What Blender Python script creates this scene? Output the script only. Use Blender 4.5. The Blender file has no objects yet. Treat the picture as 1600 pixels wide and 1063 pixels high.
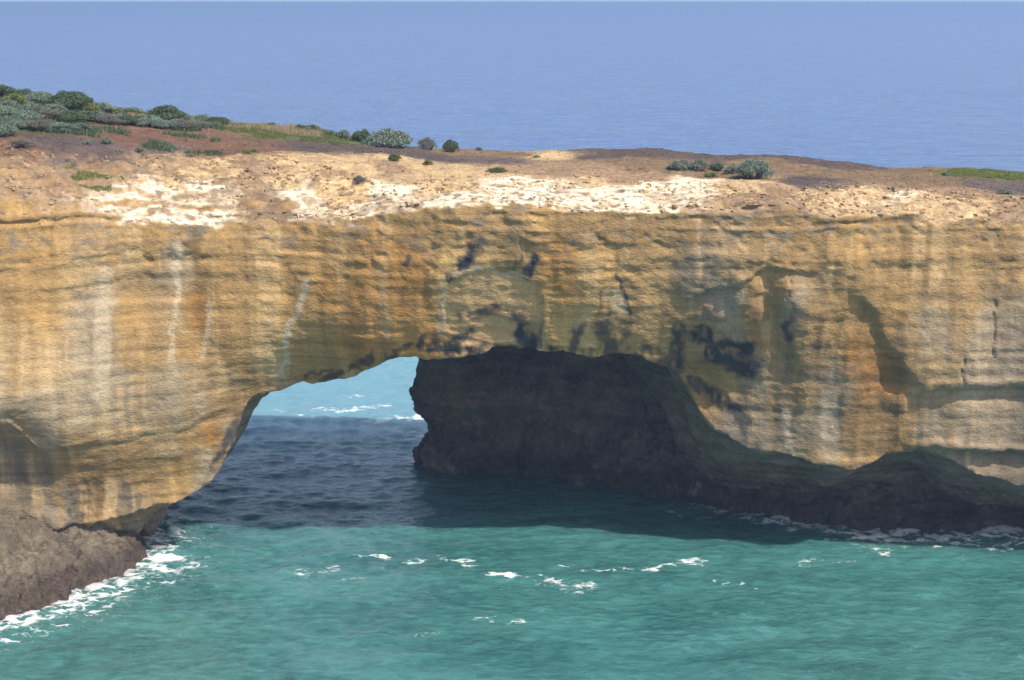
import bpy, math, random, os, time
import numpy as np
import openvdb as vdb
T0 = time.time()
random.seed(5)
RNG = np.random.default_rng(11)
scn = bpy.context.scene
COL = scn.collection

# ---------------------------------------------------------------- camera, sky, sun, exposure
CAM_H = 50.0
FPX = 2667.0                       # focal length in pixels of a 1600 px wide frame
PITCH = math.atan((531.5 - 4.0) / FPX)
cam_d = bpy.data.cameras.new("camera")
cam_d.sensor_width = 36.0
cam_d.lens = FPX / 1600.0 * 36.0
cam_d.clip_start = 1.0
cam_d.clip_end = 200000.0
cam = bpy.data.objects.new("camera", cam_d)
cam.location = (0, 0, CAM_H)
cam.rotation_euler = (math.pi / 2 - PITCH, 0, 0)
COL.objects.link(cam)
scn.camera = cam

SUN = np.array([0.62, -0.60, 1.06]); SUN /= np.linalg.norm(SUN)
SUN_EL = math.asin(SUN[2]); SUN_ROT = math.atan2(SUN[0], SUN[1])
world = bpy.data.worlds.new("World"); scn.world = world
world.use_nodes = True
wn = world.node_tree.nodes; wl = world.node_tree.links
sky = wn.new("ShaderNodeTexSky"); sky.sky_type = 'NISHITA'; sky.sun_disc = False
sky.sun_elevation = SUN_EL; sky.sun_rotation = SUN_ROT
sky.air_density = 1.0; sky.dust_density = 2.5; sky.ozone_density = 1.0
bg = wn["Background"]; bg.inputs["Strength"].default_value = 0.14
# pale veil added to the lower sky for fill light and brighter water reflections
tcw = wn.new("ShaderNodeTexCoord"); sxw = wn.new("ShaderNodeSeparateXYZ"); wl.new(tcw.outputs["Generated"], sxw.inputs[0])
mrw = wn.new("ShaderNodeMapRange"); mrw.interpolation_type = 'SMOOTHSTEP'; wl.new(sxw.outputs["Z"], mrw.inputs["Value"])
mrw.inputs["From Min"].default_value = -0.02; mrw.inputs["From Max"].default_value = 0.5; mrw.inputs["To Min"].default_value = 0.9; mrw.inputs["To Max"].default_value = 0.0
mxw = wn.new("ShaderNodeMix"); mxw.data_type = 'RGBA'; wl.new(mrw.outputs[0], mxw.inputs["Factor"]); wl.new(sky.outputs[0], mxw.inputs["A"])
mxw.inputs["B"].default_value = (3.7, 4.5, 6.0, 1)
wl.new(mxw.outputs["Result"], bg.inputs["Color"])
sun_d = bpy.data.lights.new("sun", 'SUN'); sun_d.energy = 4.6; sun_d.angle = math.radians(0.5)
sun_d.color = (1.0, 0.93, 0.82)
sun = bpy.data.objects.new("sun", sun_d); COL.objects.link(sun)
sun.rotation_euler = (math.pi / 2 - SUN_EL, 0, math.atan2(SUN[0], -SUN[1]))
scn.view_settings.view_transform = 'Standard'; scn.view_settings.look = 'None'
scn.view_settings.exposure = 0.28; scn.view_settings.gamma = 1.0
scn.render.engine = 'CYCLES'
scn.cycles.max_bounces = 6; scn.cycles.diffuse_bounces = 3; scn.cycles.glossy_bounces = 3
scn.cycles.volume_bounces = 0
scn.cycles.use_denoising = True

VOX = 0.17

# ---------------------------------------------------------------- small numeric helpers
def ray(px, py):
    u = (px - 800.0) / FPX; v = (531.5 - py) / FPX
    return u, math.cos(PITCH) + v * math.sin(PITCH), -math.sin(PITCH) + v * math.cos(PITCH)

def at(px, py, d):
    """point of the place at distance d seen in that direction when surveying the photograph"""
    u, y, z = ray(px, py); s = d / y
    return (u * s, d, CAM_H + z * s)

def on_water(px, py, h=0.0):
    u, y, z = ray(px, py); s = (h - CAM_H) / z
    return (u * s, y * s)

def _hash(ix, iy, iz, seed):
    h = (ix.astype(np.uint32) * np.uint32(374761393) + iy.astype(np.uint32) * np.uint32(668265263)
         + iz.astype(np.uint32) * np.uint32(2147483647 & 0x7feb352d) + np.uint32(seed * 1013904223 & 0xffffffff))
    h = (h ^ (h >> np.uint32(13))) * np.uint32(1274126177)
    h = h ^ (h >> np.uint32(16))
    h = h * np.uint32(0x45d9f3b); h = h ^ (h >> np.uint32(15))
    return (h & np.uint32(0xffffff)).astype(np.float32) / np.float32(0xffffff)

def vnoise(x, y, z=None, seed=0):
    """value noise in -1..1"""
    x = np.asarray(x, np.float32); y = np.asarray(y, np.float32)
    x, y = np.broadcast_arrays(x, y)
    xi = np.floor(x); yi = np.floor(y)
    fx = x - xi; fy = y - yi
    fx = fx * fx * fx * (fx * (fx * 6 - 15) + 10); fy = fy * fy * fy * (fy * (fy * 6 - 15) + 10)
    xi = xi.astype(np.int64); yi = yi.astype(np.int64)
    def layer(zi):
        a = _hash(xi, yi, zi, seed); b = _hash(xi + 1, yi, zi, seed)
        c = _hash(xi, yi + 1, zi, seed); d = _hash(xi + 1, yi + 1, zi, seed)
        return (a * (1 - fx) + b * fx) * (1 - fy) + (c * (1 - fx) + d * fx) * fy
    if z is None:
        return layer(np.zeros_like(xi)) * 2 - 1
    z = np.broadcast_to(np.asarray(z, np.float32), x.shape)
    zi = np.floor(z); fz = z - zi; fz = fz * fz * (3 - 2 * fz); zi = zi.astype(np.int64)
    return (layer(zi) * (1 - fz) + layer(zi + 1) * fz) * 2 - 1

def fbm(x, y, z=None, oct=4, seed=0, gain=0.5):
    s = 0; a = 1.0; t = 0; f = 1.0
    for k in range(oct):
        s = s + a * vnoise(np.asarray(x) * f + 13.7 * k, np.asarray(y) * f + 7.1 * k,
                           None if z is None else np.asarray(z) * f + 3.3 * k, seed + k * 17)
        t += a; a *= gain; f *= 2.03
    return s / t * 1.6

def sstep(a, b, x):
    t = np.clip((x - a) / (b - a), 0, 1); return t * t * (3 - 2 * t)

class RBF:
    """smooth (thin, linear-kernel) surface through scattered control points"""
    def __init__(s, pts, vals, sx=1.0, sy=1.0, lam=0.0):
        s.p = np.array(pts, float) / [sx, sy]; s.sc = (sx, sy)
        v = np.array(vals, float); n = len(v)
        d = np.linalg.norm(s.p[:, None] - s.p[None], axis=2)
        A = np.zeros((n + 3, n + 3)); A[:n, :n] = s.k(d) + lam * np.eye(n)
        A[:n, n] = 1; A[:n, n + 1:] = s.p; A[n, :n] = 1; A[n + 1:, :n] = s.p.T
        s.w = np.linalg.solve(A, np.concatenate([v, [0, 0, 0]]))
    @staticmethod
    def k(d): return -np.sqrt(d * d + 0.6)
    def __call__(s, x, y):
        x = np.asarray(x, float) / s.sc[0]; y = np.asarray(y, float) / s.sc[1]
        o = s.w[-3] + s.w[-2] * x + s.w[-1] * y
        for (a, b), w in zip(s.p, s.w):
            o = o + w * s.k(np.hypot(x - a, y - b))
        return o

def bil(grid, x0, y0, step, x, y):
    fx = np.clip((x - x0) / step, 0, grid.shape[0] - 1.001); fy = np.clip((y - y0) / step, 0, grid.shape[1] - 1.001)
    i = fx.astype(int); j = fy.astype(int); fx = fx - i; fy = fy - j
    return (grid[i, j] * (1 - fx) + grid[i + 1, j] * fx) * (1 - fy) + (grid[i, j + 1] * (1 - fx) + grid[i + 1, j + 1] * fx) * fy

def seg_dist(px, py, a, b):
    ax, ay = a; bx, by = b
    dx, dy = bx - ax, by - ay; L = dx * dx + dy * dy + 1e-9
    t = np.clip(((px - ax) * dx + (py - ay) * dy) / L, 0, 1)
    return np.hypot(px - ax - t * dx, py - ay - t * dy), t

def inside_poly(px, py, poly):
    c = np.zeros(px.shape, bool); n = len(poly)
    for i in range(n):
        (x1, y1), (x2, y2) = poly[i], poly[(i + 1) % n]
        if y1 == y2: continue
        m = ((y1 > py) != (y2 > py)) & (px < (x2 - x1) * (py - y1) / (y2 - y1) + x1)
        c ^= m
    return c

def poly_sd(px, py, poly):
    d = np.full(px.shape, 1e9)
    for i in range(len(poly)):
        d = np.minimum(d, seg_dist(px, py, poly[i], poly[(i + 1) % len(poly)])[0])
    return np.where(inside_poly(px, py, poly), d, -d)

# ---------------------------------------------------------------- the headland, surveyed
X0, X1, Y0, Y1, Z0, Z1 = -64.0, 64.0, 128.0, 196.0, -2.0, 45.0

FACE = [(-160,300,141),(-160,600,139),(-160,900,137),
 (0,290,142.4),(0,335,140.8),(0,420,140.4),(0,550,139.9),(0,640,139.6),(0,690,143.4),(0,760,144.6),(0,850,144.0),(60,705,143.4),(60,800,145.2),
 (100,335,143.0),(100,600,142.0),(110,690,142.6),(110,705,143.4),(110,760,145.4),(110,825,145.8),
 (200,300,147.8),(200,337,145.6),(200,450,145.4),(200,600,144.9),(200,660,145.2),(200,720,146.4),(200,800,147.6),
 (300,337,146.8),(300,500,146.6),(300,640,147.0),(300,700,148.4),(300,765,149.6),
 (400,300,150.5),(400,337,147.6),(400,450,147.6),(400,560,148.6),(400,625,151.0),
 (500,330,147.1),(500,450,147.3),(500,540,149.3),(500,598,152.5),
 (600,320,145.3),(600,400,145.1),(600,480,145.8),(600,530,147.0),(600,568,148.6),
 (700,315,144.0),(700,380,144.2),(700,440,144.7),(700,500,146.1),(700,556,147.7),
 (800,305,144.0),(800,370,144.2),(800,430,144.9),(800,500,146.5),(800,552,148.1),
 (900,318,144.0),(900,390,144.3),(900,450,145.1),(900,500,146.6),(900,552,148.1),
 (1000,320,143.9),(1000,400,144.3),(1000,470,145.4),(1000,565,147.8),
 (1100,320,143.8),(1100,450,144.8),(1100,520,147.2),(1100,600,150.5),(1100,650,150.5),
 (1200,320,144.0),(1200,450,144.8),(1200,530,147.0),(1200,620,149.2),(1200,705,149.8),
 (1300,330,144.4),(1300,470,145.1),(1300,560,147.2),(1300,640,148.4),(1300,725,148.4),
 (1400,330,146.1),(1400,500,146.6),(1400,590,147.6),(1400,640,148.4),(1400,715,148.8),
 (1460,500,146.7),(1460,600,146.9),(1460,625,147.6),(1460,700,148.2),
 (1600,345,146.8),(1600,500,147.0),(1600,600,147.4),(1600,625,147.9),(1600,750,148.8),
 (1760,345,146.7),(1760,600,147.2),(1760,780,149.6)]
fp = [at(*c) for c in FACE]
F_rbf = RBF([(p[0], p[2]) for p in fp], [p[1] for p in fp], 1.0, 0.8)

TOP = [(-160,285,142),(-160,230,150),(-160,150,165),(-160,130,178),
 (0,290,142.4),(0,250,147),(0,205,156),(0,168,168),(0,152,178),
 (100,300,145),(100,250,150),(100,205,159),(100,170,172),(100,160,178),
 (200,332,146.4),(200,290,149.5),(200,255,153),(200,210,163),(200,178,178),
 (300,300,150.5),(300,335,147.4),(300,250,156),(300,215,166),(300,190,178),
 (400,300,151),(400,334,148.2),(400,245,158),(400,215,168),(400,197,178),
 (500,330,147.7),(500,300,151.8),(500,250,159.0),(500,222,170.0),(500,205,178.0),
 (600,320,146.0),(600,285,153.5),(600,245,163.0),(600,228,177.0),
 (700,313,144.6),(700,280,154.1),(700,252,164.0),(700,236,177.0),
 (800,304,144.6),(800,275,155.1),(800,248,168.0),(800,238,180.0),
 (900,317,144.6),(900,282,155.1),(900,255,166.0),(900,238,180.0),
 (1000,319,144.4),(1000,290,154.1),(1000,262,163.0),(1000,240,171.0),(1000,233,179.0),
 (1100,319,144.4),(1100,292,154.1),(1100,266,163.0),(1100,246,172.0),(1100,242,179.0),
 (1200,315,144.6),(1200,290,154.1),(1200,266,163.0),(1200,248,172.0),(1200,245,179.0),
 (1300,329,145.0),(1300,296,154.1),(1300,274,163.0),(1300,256,173.0),(1300,254,179.0),
 (1400,330,146.8),(1400,304,154.1),(1400,284,163.0),(1400,270,173.0),(1400,264,179.0),
 (1500,338,147.2),(1500,308,153.1),(1500,286,163.0),(1500,266,173.0),(1500,262,179.0),
 (1600,346,147.4),(1600,316,152.1),(1600,294,163.0),(1600,275,173.0),(1600,269,179.0),
 (1760,350,147.5),(1760,300,163.0),(1760,275,179.0)]
tp = [at(*c) for c in TOP]
tp += [(x, 188.0, z) for x, z in ((-62, 38.5), (-40, 37.2), (-20, 35), (0, 32.6), (20, 32), (40, 31), (62, 30.5))]
tp += [(x, 196.0, z) for x, z in ((-62, 37), (-40, 35), (-20, 33), (0, 31), (20, 30), (40, 29.5), (62, 29))]
T_rbf = RBF([(p[0], p[1]) for p in tp], [p[2] for p in tp], 1.0, 0.8)

LIP = [(-160,900,137),(0,850,144.0),(110,825,145.8),(200,800,147.6),(228,790,148.8),(270,781,149.4),(310,768,149.8),(335,748,150.2),(352,722,150.4),
 (372,672,150.6),(378,645,151.2),(420,619,152.2),(500,600,152.1),(545,584,151.3),(580,573,149.6),(640,562,147.9),(700,556,147.7),(850,552,148.1),(950,557,148.0),
 (1050,580,148.8),(1085,608,149.0),(1100,650,150.5),(1140,685,150.3),(1180,703,150.1),(1250,712,149.5),(1310,728,148.9),(1380,712,149.6),(1440,700,149.8),
 (1500,722,149.6),(1600,760,149.5),(1760,780,149.6)]
lp = [at(*c) for c in LIP]
sp = [(p[0], p[1], p[2]) for p in lp] + [(p[0], p[1] - 3.5, p[2] + 0.0) for p in lp]
for c, p in zip(LIP, lp):            # what the underside does behind the lip
    if c[0] <= 205: sp.append((p[0], p[1] + 3.5, p[2] - 3.0)); sp.append((p[0], p[1] + 9, 0.0))
    elif c[0] <= 372: sp.append((p[0], p[1] + 6, p[2] + 0.5)); sp.append((p[0], p[1] + 16, p[2] + 1.5)); sp.append((p[0], p[1] + 30, p[2] + 2))
    elif c[0] <= 1050: sp.append((p[0], p[1] + 6, p[2] + 1.6)); sp.append((p[0], p[1] + 14, p[2] + 1.2)); sp.append((p[0], 188, p[2] + 0.5))
    else: sp.append((p[0], p[1] + 4, p[2] - 1.2)); sp.append((p[0], p[1] + 9, p[2] - 4.0)); sp.append((p[0], p[1] + 16, p[2] - 8.0))
S_rbf = RBF([(p[0], p[1]) for p in sp], [p[2] for p in sp], 1.0, 1.0)

# shorelines (water level), as land polygons
left_shore = [on_water(-160, 1010), on_water(-20, 978), on_water(60, 955), on_water(130, 921), on_water(200, 893), on_water(229, 868), on_water(226, 835), on_water(222, 800)]
LS = left_shore + [(-38.5, 172), (-39, 215), (-80, 215), (-80, 120)]
right_shore = [on_water(1760, 822), on_water(1600, 826), on_water(1450, 831), on_water(1300, 822), on_water(1180, 805), on_water(1100, 791), on_water(1030, 776), on_water(960, 763), on_water(850, 748), on_water(760, 741), on_water(700, 737), on_water(668, 731), on_water(650, 722)]
RS = right_shore + [(-8.6, 187.5), (-8.4, 215), (80, 215), (80, 150)]
corner = right_shore[-1]

def lin_up(rbf, ax, ay, step=0.8):
    gx = np.arange(ax[0] - step, ax[-1] + 2 * step, step); gy = np.arange(ay[0] - step, ay[-1] + 2 * step, step)
    g = rbf(gx[:, None], gy[None, :])
    return bil(g, gx[0], gy[0], step, ax[:, None] + 0 * ay[None, :], ay[None, :] + 0 * ax[:, None])

ax = np.arange(X0, X1, VOX); ay = np.arange(Y0, Y1, VOX); az = np.arange(Z0, Z1, VOX)

def face_detail(x, z):
    """metres that the weathering takes out of (+) or leaves on (-) the face; x along it, z up"""
    wz = z + 0.35 * fbm(x / 14, z / 9, seed=3, oct=2) + x * 0.012
    up = sstep(24, 30, z)
    strata = 0.34 * fbm(x / 40, wz / 0.95, seed=21, oct=3) + 0.20 * fbm(x / 16, wz / 0.42, seed=22, oct=2)
    flute = 0.75 * fbm(x / 5.0, z / 22, seed=31, oct=3) + 0.22 * fbm(x / 1.3, z / 9, seed=33, oct=2)
    big = 0.7 * fbm(x / 11, z / 8, seed=36, oct=3)
    pits = fbm(x / 0.95, wz / 0.6, seed=41, oct=3)
    pits = np.clip(pits - 0.12, 0, 1) * 0.75
    rough = 0.16 * fbm(x / 0.55, z / 0.5, seed=44, oct=2)
    blocks = 0.35 * np.round(2.2 * fbm(x / 3.2, wz / 1.6, seed=48, oct=2)) / 2.2
    smooth = sstep(7.0, 9.0, z) * (1 - sstep(14.0, 16.5, z)) * (1 - sstep(-30, -22, x))   # smooth pale band low on the left
    return (strata * (0.15 + 0.14 * up) + flute * (0.42 - 0.1 * up) + 0.45 * big + pits * (0.08 + 0.22 * up) + 0.2 * rough + blocks * (0.02 + 0.12 * up)) * (1 - 0.6 * smooth)

gx2, gz2 = np.meshgrid(ax, az, indexing='ij')
Fm = lin_up(F_rbf, ax, az) + face_detail(gx2, gz2)
def ledge(Fm, pts, depth, thick=0.5, fade=2.5, h=2.6):
    """an undercut bed: rock below the line (x,z polyline) set back, hardening lip above"""
    xs = [p[0] for p in pts]; zs = [p[1] for p in pts]
    zl = np.interp(gx2, xs, zs) + 0.22 * fbm(gx2 / 1.7, 0 * gx2, seed=77, oct=3)
    m = sstep(xs[0] - fade, xs[0] + 0.5, gx2) * (1 - sstep(xs[-1] - 0.5, xs[-1] + fade, gx2))
    below = sstep(0, 0.22, zl - gz2) * (1 - sstep(h * 0.2, h, zl - gz2))
    lip = sstep(0, 0.3, gz2 - zl) * (1 - sstep(thick, thick * 2.0, gz2 - zl))
    return Fm + m * (depth * below - 0.45 * depth * lip)
def xz(px, py):
    d = 150.0
    for _ in range(6):
        p = at(px, py, d); d = float(F_rbf(p[0], p[2]))
    return (p[0], p[2])
Fm = ledge(Fm, [xz(1425, 612), xz(1520, 606), xz(1640, 608)], 0.45, 0.6, 1.0)
Fm = ledge(Fm, [xz(1440, 700), xz(1640, 712)], 0.8, 0.5, 2)
Fm = ledge(Fm, [xz(-60, 668), xz(20, 663), xz(60, 700)], 0.8, 0.5, 1.0, 5.0)
Fm = ledge(Fm, [xz(70, 702), xz(180, 690), xz(290, 668), xz(350, 640)], 0.13, 0.3, 1.0, 1.0)
Fm = ledge(Fm, [xz(230, 800), xz(120, 830)][::-1], 0.6, 0.4, 1.0)
Fm = ledge(Fm, [xz(-60, 340), xz(150, 338), xz(370, 336)], 0.35, 0.3, 2, 0.7)
Fm = ledge(Fm, [xz(430, 335), xz(560, 328), xz(700, 312), xz(800, 304)], 0.3, 0.3, 2, 0.7)
Fm = ledge(Fm, [xz(1000, 322), xz(1200, 318)], 0.5, 0.25, 2, 0.6)
Fm = ledge(Fm, [xz(1080, 470), xz(1200, 420), xz(1260, 430)], 0.3, 0.3, 2, 2.0)
# diagonal step where the right-hand buttress stands proud of the shaded hollow
def crease(Fm, pts, depth, wd):
    """rock left of / below the line lies deeper"""
    px = np.array([xz(*p) for p in pts])
    xl = np.interp(-gz2, -px[:, 1], px[:, 0]) + 0.3 * fbm(gz2 / 1.3, 0 * gz2, seed=88, oct=3)
    m = sstep(px[-1, 1] - 1.5, px[-1, 1] + 0.5, gz2) * (1 - sstep(px[0, 1] - 0.5, px[0, 1] + 3, gz2))
    t = xl - gx2
    return Fm + m * depth * sstep(-0.4, 1.3, t) * (1 - sstep(wd * 0.3, wd, t))
Fm = crease(Fm, [(1345, 455), (1375, 500), (1400, 560), (1440, 610)], 0.7, 6)
Fm = crease(Fm, [(1215, 430), (1222, 480), (1240, 560)], 0.7, 2.5)
Fm = crease(Fm, [(1150, 450), (1170, 560)], 0.5, 3)
for px_, py0, py1, w_ in ((1553, 470, 560, 0.12), (1235, 435, 520, 0.1), (1505, 560, 600, 0.1)):   # cracks
    a = xz(px_, py0); b = xz(px_, py1)
    d, _ = seg_dist(gx2 + 0.35 * fbm(gz2 / 1.2, 0 * gz2, seed=91, oct=3), gz2, a, b)
    Fm += 0.28 * np.exp(-(d / (w_ * 0.8)) ** 2)
# rounded scar above the opening, where a slab has come away
def scar(Fm, pts, depth):
    poly = [xz(*p) for p in pts]
    m = (gx2 > -9) & (gx2 < 6) & (gz2 > 14) & (gz2 < 29)
    d = np.full(gx2.shape, -9.0); d[m] = poly_sd(gx2[m] + 0.25 * fbm(gz2[m] / 1.1, gx2[m] / 1.1, seed=95, oct=3), gz2[m], poly)
    return Fm + depth * sstep(-0.05, 0.35, d)
SCAR = [(692,520),(690,470),(702,440),(730,425),(770,420),(810,428),(845,446),(850,490),(842,530),(770,538)]
Fm = scar(Fm, SCAR, 0.16)
Fm = scar(Fm, [(712,535),(735,500),(765,488),(805,500),(842,508),(850,545),(780,552)], 0.3)
# the boss (rounded knob) on the right
kx, kz = xz(1236, 440)
Fm -= 0.8 * np.exp(-(((gx2 - kx) / 0.8) ** 2 + ((gz2 - kz + 1.2) / 2.0) ** 2))

gx3, gy3 = np.meshgrid(ax, ay, indexing='ij')
Tb = lin_up(T_rbf, ax, ay)
rimd = gy3 - bil(lin_up(F_rbf, ax, np.array([31.0, 32.0]), 0.5), X0, 0, VOX, gx3, 0 * gx3)     # metres back from the rim
rocky = 1 - sstep(7, 13, rimd + 3 * fbm(gx3 / 8, gy3 / 5, seed=51, oct=3))
bench_p = (Tb + 0.5 * fbm(gx3 / 9, gy3 / 6, seed=57, oct=3)) / 0.95
bench = 0.95 * (np.floor(bench_p) + sstep(0.62, 1.0, bench_p - np.floor(bench_p)) - bench_p) 
Tm = Tb + rocky * (0.75 * bench + 0.30 * fbm(gx3 / 3.4, gy3 / 2.2, seed=52, oct=3) + 0.16 * np.round(2.5 * fbm(gx3 / 2.6, gy3 / 1.6, seed=53, oct=2)) / 2.5
     + 0.08 * fbm(gx3 / 0.6, gy3 / 0.6, seed=54, oct=2)) + (1 - rocky) * (0.22 * fbm(gx3 / 7, gy3 / 5, seed=55, oct=3) + 0.05 * fbm(gx3 / 0.7, gy3 / 0.7, seed=56, oct=2))
Sm = lin_up(S_rbf, ax, ay) + 0.45 * fbm(gx3 / 3.4, gy3 / 3.6, seed=61, oct=4) + 0.08 * fbm(gx3 / 0.8, gy3 / 0.9, seed=62, oct=2)
shore_w = 0.7 * fbm(gx3 / 2.2, gy3 / 2.2, seed=66, oct=4)
dl = poly_sd(gx3, gy3, LS) + shore_w; dr = poly_sd(gx3, gy3, RS) + shore_w * 0.8
gl_k = [-3, 0, 1.0, 4, 8, 10, 30]; gl_v = [-3.0, 0, 2.2, 4.0, 5.6, 6.6, 7.0]
A1 = np.interp(dl, gl_k, gl_v)
inner_left = sstep(152, 158, gy3); A1 = A1 * (1 - inner_left) + np.interp(dl, [-2, 0, 1, 2.5, 30], [-3, 0, 4, 20, 20]) * inner_left
ramp = np.interp(dr, [-3, 0, 0.7, 3, 6, 9, 13, 30], [-3.0, 0, 1.3, 3.1, 5.0, 7.4, 20, 20])
wall = np.interp(dr, [-2, 0, 0.5, 1.8, 3.5, 5.5, 8, 30], [-3.0, 0, 1.6, 4.0, 8.5, 13.5, 22, 22])
kf = sstep(10, 26, gx3)
A2 = wall * (1 - kf) + ramp * kf
steep = np.interp(dr, [-1, 0, 0.5, 1.2, 2.6, 30], [-3, 0, 2.5, 7, 22, 22])
kc = 1 - sstep(-9, 1, gx3)
A2 = A2 * (1 - kc) + steep * kc
arough = 0.45 * fbm(gx3 / 1.6, gy3 / 1.2, seed=71, oct=4) + 0.10 * fbm(gx3 / 0.6, gy3 / 0.6, seed=72, oct=2)
bz = A1 / 1.25 + 0.35 * fbm(gx3 / 5, gy3 / 5, seed=74, oct=3)
A1 = A1 + 0.9 * (np.floor(bz) + sstep(0.45, 0.95, bz - np.floor(bz)) - bz) * sstep(0.8, 2.0, A1) * (1 - inner_left)
A1 = A1 + arough * np.clip(dl + 0.6, 0, 1); A2 = A2 + arough * np.clip(dr + 0.6, 0, 1)

def gnorm(m):
    g = np.gradient(m, VOX); return 1 / np.sqrt(1 + np.minimum(g[0] ** 2 + g[1] ** 2, 16))
Fg, Tg, Sg, A1g, A2g = map(gnorm, (Fm, Tm, Sm, A1, A2))
# height-dependent sideways lean of the far corner of the inner wall
lean_z = np.array([-2, 0, 1.4, 2.6, 3.6, 5.5, 8, 11, 14, 20]); lean_v = np.array([0, 0, 0.5, 0.25, -0.7, 0.5, 2.2, 1.8, 1.4, 1.2])
B_edge = 184.5 + 1.3 * fbm(ax / 9, 0 * ax, seed=81, oct=4)

nx, ny, nz = len(ax), len(ay), len(az)
field = np.empty((nx, ny, nz), np.float32)
zz = az[None, None, :].astype(np.float32)
for i in range(0, nx, 32):
    s = slice(i, min(nx, i + 32))
    yy = ay[None, :, None].astype(np.float32)
    dF = (yy - Fm[s][:, None, :]) * Fg[s][:, None, :]
    dT = (Tm[s][:, :, None] - zz) * Tg[s][:, :, None]
    dS = (zz - Sm[s][:, :, None]) * Sg[s][:, :, None]
    dB = (B_edge[s][:, None, None] - yy) * 0.95
    core = np.minimum(np.minimum(dF, dT), np.minimum(dS, dB))
    a1 = (A1[s][:, :, None] - zz) * A1g[s][:, :, None]
    a1 = np.minimum(a1, 6.5 - zz + 0 * yy) if False else a1
    # inner wall with its lean: sample A2 shifted in x per height
    a2 = np.empty_like(core)
    lz = np.interp(az, lean_z, lean_v)
    fade = (1 - sstep(-6, 2, ax[s]))
    for k in range(nz):
        sh = lz[k] * fade / VOX
        ii = np.clip(np.arange(s.start, s.stop) + np.round(sh).astype(int), 0, nx - 1)
        a2[:, :, k] = (A2[ii] - az[k]) * A2g[ii]
    apron = np.minimum(np.maximum(a1, a2), dT)
    apron = np.minimum(apron, dB + 0.5)
    f = np.maximum(core, apron)
    field[s] = f
del dF, dT, dS, a1, a2, core, apron
np.clip(field, -0.8, 0.8, out=field)
field = -field                      # inside negative
field[:, :, 0] = 0.8; field[0] = 0.8; field[-1] = 0.8; field[:, -1] = 0.8
g = vdb.FloatGrid(0.8)
g.copyFromArray(field, tolerance=0.0)
del field
pts, quads = g.convertToQuads(0.0)
del g
pts = np.array(pts, np.float32) * VOX + np.array([X0, Y0, Z0], np.float32)
quads = np.array(quads, np.int64)
print("mesh", pts.shape, quads.shape, round(time.time() - T0, 1))

def keep_largest_near(pts, quads):
    return pts, quads

def vnormals(p, q):
    a, b, c, d = p[q[:, 0]], p[q[:, 1]], p[q[:, 2]], p[q[:, 3]]
    n = np.cross(c - a, d - b)
    o = np.zeros_like(p)
    for k in range(4): 
        for ax_ in range(3):
            o[:, ax_] += np.bincount(q[:, k], n[:, ax_], minlength=len(p))
    o /= (np.linalg.norm(o, axis=1, keepdims=True) + 1e-9)
    return o
N = vnormals(pts, quads)
# orientation check: outward at the top must look up
up_sel = (np.abs(N[:, 2]) > 0.8) & (pts[:, 2] > 30)
if np.median(N[up_sel, 2]) < 0:
    quads = quads[:, ::-1]; N = -N
# fine weathering along the normal
x, y, z = pts.T
wz = z + x * 0.012
amp = 0.10 * fbm(x / 0.7, y / 0.7, z / 0.45, oct=3, seed=101)
shade_wall = sstep(0.2, -0.3, N[:, 2]) 
amp = amp * 0.3 + 0.07 * np.clip(fbm(x / 2.2, y / 2.2, wz / 0.7, oct=3, seed=105), -1, 1) * (1 - sstep(0.55, 0.9, N[:, 2]))
inside = sstep(154, 160, y) * (1 - sstep(20, 24, z))
amp = amp + inside * (0.5 * fbm(x / 4, y / 4, z / 3, oct=3, seed=108) + 0.12 * np.round(2 * fbm(x / 3, y / 3, wz / 1.1, oct=2, seed=109)) / 2)
low = 1 - sstep(4, 7, z)
amp = amp + low * 0.16 * fbm(x / 0.5, y / 0.5, z / 0.5, oct=2, seed=111)
pts = pts + N * amp[:, None].astype(np.float32)
N = vnormals(pts, quads)

# ---------------------------------------------------------------- rock and soil colours (albedo, with some light and shade put in)
def srgb(r, g, b, k=1.0):
    c = np.array([r, g, b], float) / 255.0
    return np.where(c <= 0.04045, c / 12.92, ((c + 0.055) / 1.055) ** 2.4) * k

OCH = np.array([0.55, 0.335, 0.13]); ORG = np.array([0.56, 0.295, 0.090]); CRM = np.array([0.55, 0.375, 0.19]); PAL = np.array([0.46, 0.35, 0.225])
GRY = np.array([0.33, 0.26, 0.18]); TAN = np.array([0.46, 0.29, 0.125]); OLV = np.array([0.30, 0.19, 0.08]); WHT = np.array([0.74, 0.62, 0.46])
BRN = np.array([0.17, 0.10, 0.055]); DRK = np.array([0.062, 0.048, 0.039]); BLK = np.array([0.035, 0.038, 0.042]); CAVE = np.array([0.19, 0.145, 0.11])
SOIL = np.array([0.085, 0.063, 0.057]); RED = np.array([0.145, 0.08, 0.052]); LITT = np.array([0.18, 0.12, 0.068]); GRS = np.array([0.085, 0.10, 0.028]); BRT = np.array([0.12, 0.135, 0.03])
SAND = np.array([0.46, 0.325, 0.175]); GRAVEL = np.array([0.27, 0.18, 0.105])

def idw(px_, py_, cps, sx, sy, power=3.0):
    num = np.zeros((len(px_), 3)); den = np.zeros(len(px_))
    for (a, b, c) in cps:
        d2 = ((px_ - a) / sx) ** 2 + ((py_ - b) / sy) ** 2 + 0.05
        w = d2 ** (-power / 2); num += w[:, None] * c; den += w
    return num / den[:, None]

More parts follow.
